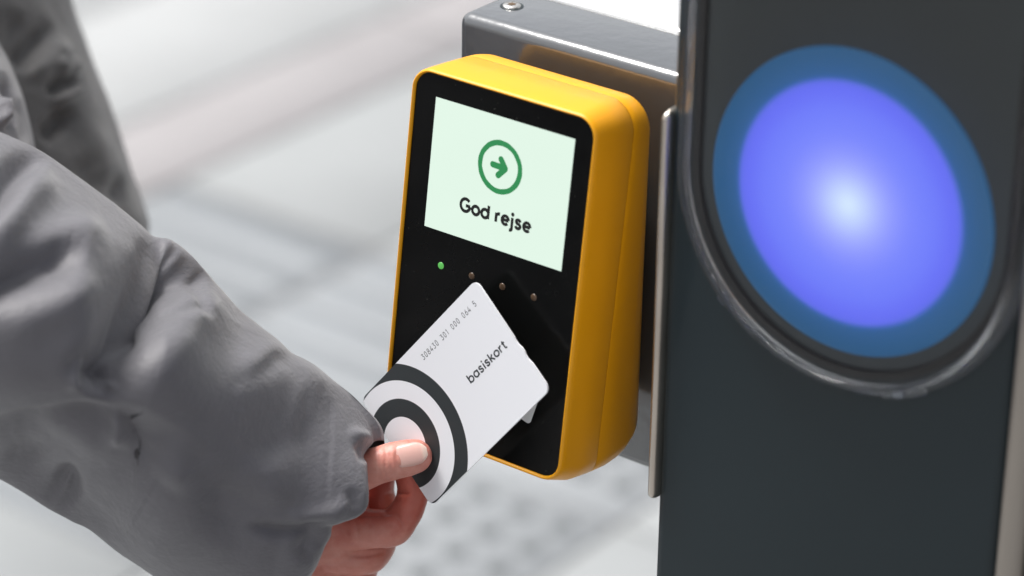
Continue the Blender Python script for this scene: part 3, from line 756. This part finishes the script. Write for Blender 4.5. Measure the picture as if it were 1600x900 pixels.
# trousers and shoes, left of the frame
LV, LF = [], []
for lx, ly in ((-.640, .12), (-.78, .22)):
    loops = []
    for k in range(30):
        z = .05 + .98 * k / 29; r = .062 + .045 * k / 29
        loops.append([(lx - PL.x + r * (1 + .05 * math.sin(3 * a + z * 20)) * math.cos(a), ly - PL.y + r * 1.1 * (1 + .03 * math.sin(2 * a + z * 31)) * math.sin(a), z) for a in [i * math.tau / 28 for i in range(28)]])
    V, F = loft(loops); b = len(LV); LV += V; LF += [tuple(q + b for q in f) for f in F]
mesh('trousers', LV, LF, 'trousers', person)
for lx, ly in ((-.640, .12), (-.78, .22)):
    loops = []
    for t, rx, h in ((-.10, .025, .04), (-.085, .034, .07), (-.03, .038, .085), (.04, .040, .075), (.10, .044, .055), (.155, .038, .045), (.178, .018, .03)):
        loops.append([(lx - PL.x + rx * math.cos(a), ly - PL.y + t, max(.0, h * .5 + h * .62 * math.sin(a))) for a in [i * math.tau / 20 for i in range(20)]])
    mesh('shoe', *loft(loops), 'rubber', person)

# ---- hand and forearm: tapered limbs joined into one surface
def cap_chain(bm, pts, seg=20):
    """pts: (x, y, depth, r mm, flatten along view) -> tube with round ends"""
    C = [Vector(at(p[0], p[1], p[2])) for p in pts]; rr_ = [p[3] / 1000 for p in pts]
    fine = []
    for k in range(len(C) - 1):
        n = 8
        for q in range(n + (1 if k == len(C) - 2 else 0)):
            t = q / n; c0, c1, c2, c3 = C[max(k - 1, 0)], C[k], C[k + 1], C[min(k + 2, len(C) - 1)]
            p = .5 * ((2 * c1) + (-c0 + c2) * t + (2 * c0 - 5 * c1 + 4 * c2 - c3) * t * t + (-c0 + 3 * c1 - 3 * c2 + c3) * t ** 3)
            tt = t * t * (3 - 2 * t); fl = [(pp[4] if len(pp) > 4 else 1.0) for pp in (pts[k], pts[k + 1])]
            fine.append((p, rr_[k] * (1 - tt) + rr_[k + 1] * tt, fl[0] * (1 - tt) + fl[1] * tt))
    rings = []
    d0 = (fine[1][0] - fine[0][0]).normalized(); d1 = (fine[-1][0] - fine[-2][0]).normalized()
    seq = [(fine[0][0] - d0 * fine[0][1] * math.cos(R(a)), fine[0][1] * math.sin(R(a)), fine[0][2]) for a in (8, 30, 55, 75)] + fine + \
          [(fine[-1][0] + d1 * fine[-1][1] * math.cos(R(a)), fine[-1][1] * math.sin(R(a)), fine[-1][2]) for a in (75, 55, 30, 8)]
    for k, (p, r, fl) in enumerate(seq):
        d = (seq[min(k + 1, len(seq) - 1)][0] - seq[max(k - 1, 0)][0]).normalized()
        n1 = (CF - d * CF.dot(d)).normalized(); n2 = d.cross(n1)
        rings.append([bm.verts.new(p + (n1 * fl * math.cos(a) + n2 * math.sin(a)) * r - Vector(PL)) for a in [i * math.tau / seg for i in range(seg)]])
    for a, b in zip(rings[:-1], rings[1:]):
        for i in range(seg): bm.faces.new((a[i], a[(i + 1) % seg], b[(i + 1) % seg], b[i]))
    bm.faces.new(rings[0][::-1]); bm.faces.new(rings[-1])
bm = bmesh.new()
THUMB = [(470, 772, 1.252, 12.5), (520, 752, 1.246, 10.5), (560, 737, 1.240, 8.6), (592, 727, 1.2375, 7.7), (612, 721, 1.2372, 7.75, .92), (635, 716, 1.2374, 7.7, .82), (649, 713, 1.2376, 7.1, .76)]
cap_chain(bm, THUMB)
INDEX = [(505, 828, 1.262, 11.5), (548, 826, 1.262, 9.2), (590, 826, 1.260, 8.2), (614, 824, 1.259, 8.0), (630, 806, 1.259, 7.2), (641, 786, 1.2585, 6.7), (646, 762, 1.2575, 6.7), (640, 735, 1.2565, 6.8), (634, 712, 1.2560, 6.0)]
cap_chain(bm, INDEX)
MIDDLE = [(490, 846, 1.272, 12), (535, 862, 1.270, 9.4), (572, 868, 1.272, 8.2), (590, 852, 1.279, 7.6), (596, 822, 1.284, 7.2), (594, 790, 1.284, 7.2), (590, 765, 1.281, 7.0), (596, 738, 1.276, 6.3)]
cap_chain(bm, MIDDLE)
RING = [(480, 880, 1.280, 12), (520, 893, 1.279, 9.2), (552, 903, 1.282, 8.0), (566, 880, 1.292, 7.2), (566, 845, 1.298, 6.8), (560, 812, 1.298, 6.4)]
cap_chain(bm, RING)
LITTLE = [(465, 905, 1.288, 10), (500, 925, 1.289, 7.6), (526, 932, 1.292, 6.8), (536, 906, 1.300, 6.2), (532, 876, 1.304, 5.8), (526, 856, 1.304, 5.4)]
cap_chain(bm, LITTLE)
cap_chain(bm, [(300, 640, 1.235, 27), (380, 720, 1.246, 25), (430, 780, 1.256, 23), (478, 820, 1.264, 19), (520, 838, 1.268, 13)])
cap_chain(bm, [(430, 800, 1.262, 20), (465, 860, 1.276, 17), (480, 890, 1.284, 13), (488, 905, 1.288, 9)])
cap_chain(bm, [(470, 790, 1.252, 14), (510, 790, 1.262, 11), (545, 800, 1.272, 9)])
me = bpy.data.meshes.new('hand_raw'); bm.to_mesh(me); bm.free()
hand = bpy.data.objects.new('hand', me); COL.objects.link(hand); hand.parent = person
rm = hand.modifiers.new('r', 'REMESH'); rm.mode = 'VOXEL'; rm.voxel_size = .00075
smd = hand.modifiers.new('s', 'SMOOTH'); smd.factor = .5; smd.iterations = 7
bpy.context.view_layer.update()
dg = bpy.context.evaluated_depsgraph_get(); me2 = bpy.data.meshes.new_from_object(hand.evaluated_get(dg))
hand.modifiers.clear(); hand.data = me2; me2.name = 'hand'
nv_ = len(me2.vertices); co_ = np.zeros(nv_ * 3, np.float32); me2.vertices.foreach_get('co', co_); co_ = co_.reshape(-1, 3).astype(float)
no_ = np.zeros(nv_ * 3, np.float32); me2.vertices.foreach_get('normal', no_); no_ = no_.reshape(-1, 3)
W_ = co_ + np.array(PL) - NPC; dpt = W_ @ NPF; hx = 800 + FPX * (W_ @ NPR) / dpt; hy = 450 - FPX * (W_ @ NPU) / dpt
near_thumb = smoothstep(1.247, 1.240, dpt)
facing = smoothstep(0.0, .5, -(no_ @ NPF))
crease_thumb = [([(600, 692), (603, 710), (601, 735), (604, 752)], -.45, 2.6, 0, .2), ([(593, 700), (594, 722), (592, 748)], -.32, 2.4, 0, .2), ([(609, 700), (611, 722), (608, 745)], -.25, 2.2, 0, .2),
                ([(640, 735), (660, 731), (672, 722)], -.25, 3.0, 0, .3), ([(624, 698), (619, 712), (622, 727), (634, 738), (652, 740), (670, 732)], -.45, 2.8, 0, .15), ([(616, 700), (612, 716), (617, 734), (632, 744)], .2, 3.0, 0, .3)]
crease_fing = [([(598, 775), (612, 772), (628, 770), (642, 774)], -.7, 3.2, 0, .2), ([(596, 806), (614, 802), (624, 812), (632, 830)], -.7, 3.4, 0, .25), ([(600, 816), (618, 824), (626, 838)], -.35, 3, 0, .3),
               ([(556, 803), (580, 806), (600, 806)], -.5, 3, 0, .2), ([(560, 804), (572, 818), (582, 826)], -.35, 2.6, 0, .3), ([(555, 808), (558, 830), (560, 846)], -.30, 3, 0, .3),
               ([(540, 868), (575, 868), (604, 862)], -.9, 4.0, 0, .15), ([(520, 812), (540, 830), (545, 850)], -.3, 4, 0, .3)]
hd = folds(hx, hy, crease_thumb) * near_thumb + folds(hx, hy, crease_fing) * (1 - near_thumb)
co_ = co_ + no_ * (hd * facing * .001)[:, None] + no_ * (.00014 * vnoise(co_ * 260))[:, None]
me2.vertices.foreach_set('co', co_.astype(np.float32).ravel()); me2.materials.clear(); me2.materials.append(MAT['skin'])
me2.polygons.foreach_set('use_smooth', [True] * len(me2.polygons))
# skin redder on curled fingers and finger ends, shade under the thumb coloured in
vcol = me2.color_attributes.new('redness_shade', 'FLOAT_COLOR', 'POINT')
rd_ = (1 - near_thumb) * (.75 * smoothstep(700, 760, hy) * smoothstep(850, 770, hy) + .30) + near_thumb * (.16 + .20 * smoothstep(640, 672, hx))
rd_ = np.clip(rd_ + .08 * vnoise(co_ * 120), 0, .75)
vcol.data.foreach_set('color', np.stack([rd_, rd_, rd_, np.ones(nv_)], 1).astype(np.float32).ravel())
me2.update()
# thumbnail: a curved plate lying on the thumb
thumb_axis_px = (np.array([612., 721.]), np.array([652., 712.]))
def nail_grid(nu=26, nv=22):
    V = []; T = []
    A0 = Vector(at(620, 719.5, 1.2372)); A1 = Vector(at(657, 711, 1.2376)); ax = (A1 - A0).normalized()
    n1 = (-CF - ax * (-CF).dot(ax)).normalized(); n2 = ax.cross(n1)
    if n2.dot(CU) < 0: n2 = -n2
    L = (A1 - A0).length
    for i in range(nu + 1):
        u = i / nu; uu = -.0006 + u * (L + .0036)
        wid = 46 * (1 - max(0, (u - .62) / .38) ** 2.6 * .62) * (1 - max(0, (.22 - u) / .22) ** 2 * .45)
        for j in range(nv + 1):
            v = j / nv * 2 - 1; a = R(13 + v * wid)
            rr2 = .00785 - .0012 * max(0, u - .45) ** 1.5 * 1.6
            edge = min(1, (1 - abs(v)) * 5, u * 6, (1 - u) * 8)
            rad = rr2 * (.80 + .20 * math.sin(abs(a)) ** 2) - .0007 * (1 - edge) + .00022
            V.append(A0 + ax * uu + (n1 * math.cos(a) + n2 * math.sin(a)) * rad - PL); T.append(smoothstep(.80, .9, np.float64(u)) if True else 0)
    F = [(i * (nv + 1) + j, i * (nv + 1) + j + 1, (i + 1) * (nv + 1) + j + 1, (i + 1) * (nv + 1) + j) for i in range(nu) for j in range(nv)]
    return V, F, T
V, F, T = nail_grid()
nail = mesh('thumbnail', V, F, 'nail', hand)
vc_ = nail.data.color_attributes.new('tip', 'FLOAT_COLOR', 'POINT')
vc_.data.foreach_set('color', np.array([[t, t, t, 1] for t in T], np.float32).ravel())
